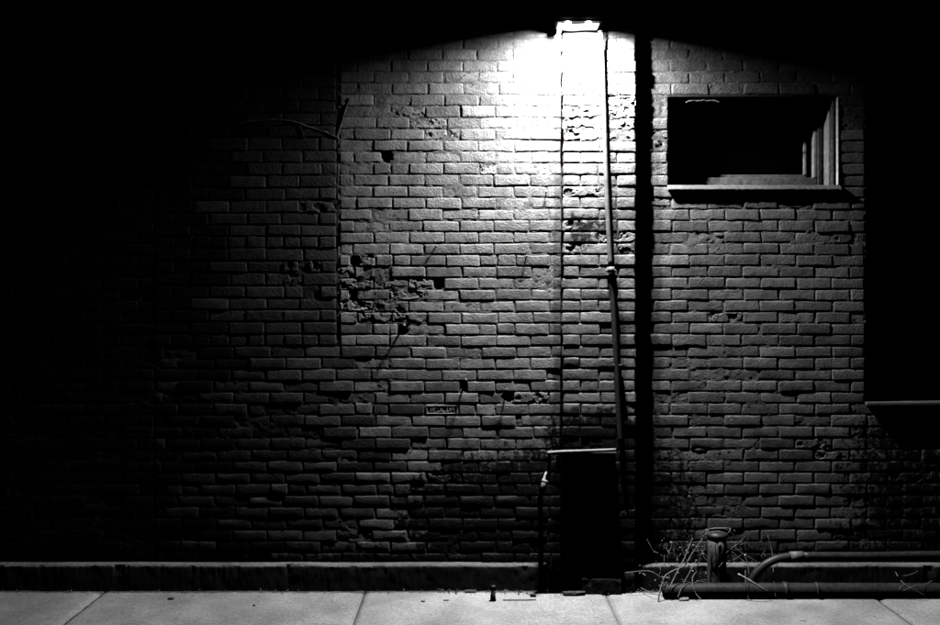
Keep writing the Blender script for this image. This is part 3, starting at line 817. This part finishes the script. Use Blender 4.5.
def g3():
    px = random.uniform(-20, 960); d = random.uniform(.08, .62); return Vector((X(px, d), -d, .003))
scatter_leaves('grit', 130, g3, .0012, .0042, 'stone', label='scattered specks of grit on the pale pavement', cat='grit', kind='stuff')

def chunk(bm, c, sx, sy, sz, seed, sub=2):
    b = bmesh.new(); bmesh.ops.create_icosphere(b, subdivisions=sub, radius=1.0); r = random.Random(seed)
    for v in b.verts:
        k = 1+r.uniform(-.22, .22); v.co = Vector((max(-.75, min(.75, v.co.x*k))*sx*1.3, v.co.y*k*sy, max(-.6, min(.6, v.co.z*k))*sz*1.6))
        v.co += c
    me = bpy.data.meshes.new('t'); b.to_mesh(me); b.free(); bm.from_mesh(me); bpy.data.meshes.remove(me)
def debris(name, px, py, sx, sy, sz, label, cat, mat='stone', seed=1):
    d = D-D*ZC/((py-305)*S*1.0)/1.0 if False else None
    # depth of the pavement point seen at this row
    f = ZC/((py-305)*S); d = D*(1-f)
    bm = bmesh.new(); chunk(bm, Vector((X(px, d), -d, sz*.9)), sx, sy, sz, seed); o = link(name, bm_mesh(name, bm), M[mat], None, False); tag(o, label, cat, 'small chips lying on the pavement' if name == 'stone_chip' else None); return o
debris('wood_scrap', 574, 595.5, .065, .02, .012, 'flat dark scrap of wood lying at the foot of the pier', 'scrap', seed=4)
debris('stone_chip', 471, 592.5, .034, .015, .007, 'thin dark flake lying against the plinth left of the upright peg', 'stone', seed=5)
debris('stone_chip', 533, 597, .018, .012, .010, 'small dark lump on the pavement right of the upright peg', 'stone', seed=6)
debris('stone_chip', 684, 600.5, .028, .018, .008, 'pale crumpled leaf-like flake before the end of the thick pipe', 'stone', 'leaf', seed=7)
debris('stone_chip', 171, 599.3, .018, .011, .005, 'dark double speck on the left part of the pavement', 'stone', seed=8)
debris('stone_chip', 254, 606, .007, .006, .004, 'tiny black pebble alone on the pavement left of centre', 'stone', seed=9)
debris('stone_chip', 423, 602, .012, .008, .004, 'small dark chip right of the middle pavement joint', 'stone', seed=10)
debris('stone_chip', 446, 600.8, .016, .006, .003, 'thin dark sliver between the middle joint and the upright peg', 'stone', seed=11)
debris('stone_chip', 803, 621, .014, .007, .002, 'pale flat fleck at the bottom edge before the pipes', 'stone', 'leaf', seed=12)
# upright peg
f_ = ZC/((601-305)*S); dpg = D*(1-f_)
pg = empty('metal_peg', (X(493, dpg), -dpg, 0), 'short dark tapered peg standing upright on the pavement before the plinth', 'peg')
bm = bmesh.new(); tube(bm, [(X(493, dpg), -dpg, 0), (X(493, dpg), -dpg, .03), (X(493.2, dpg), -dpg, .078)], .018, 10, r2=.011, jit=.05); link('shaft', bm_mesh('shaft', bm), M['dark_metal'], pg)
bm = bmesh.new(); tube(bm, [(X(493.2, dpg), -dpg, .078), (X(493.2, dpg), -dpg, .086)], .014, 10); link('cap', bm_mesh('cap', bm), M['dark_metal'], pg)
tw = debris  # noqa
bm = bmesh.new(); f_ = ZC/((600.8-305)*S); d1_ = D*(1-f_)
tube(bm, smooth_path([Vector((X(503, d1_), -d1_, .004)), Vector((X(518, d1_), -d1_-.005, .006)), Vector((X(536, d1_), -d1_+.004, .004))], 4), .003, 6, jit=.2)
tag(link('twig', bm_mesh('twig', bm), M['stone']), 'thin dark twig lying flat on the pavement right of the peg', 'twig')

# ------------------------------------------------------------------ nails and hooks in the wall
def nail(px, py, L, r, label):
    e = empty('nail', P(px, py, 0), label, 'nail', 'nails and stubs sticking out of the lit wall')
    bm = bmesh.new(); a = P(px, py, -.01); b = P(px, py, 0)+Vector((.002, -L, .004)); tube(bm, [a, b], r, 8); link('shank', bm_mesh('shank', bm), M['dark_metal'], e)
    bm = bmesh.new(); c = b+Vector((0, -.004, .001)); tube(bm, [b, c], r*1.7, 10); link('head', bm_mesh('head', bm), M['dark_metal'], e)
nail(465.5, 380, .045, .006, 'rusty nail casting a short shadow low on the lit wall')
nail(506, 390, .03, .005, 'nail stub right of the lower hole in the lit wall')
nail(404, 326, .035, .007, 'bent nail below the cluster of broken bricks')
nail(526, 257, .022, .004, 'small nail in the bright brick left of the pier')
nail(436, 247, .018, .004, 'tiny nail in the middle of the lit wall')
nail(546, 193, .018, .004, 'nail close to the upper left side of the pier')

bpy.context.view_layer.update()
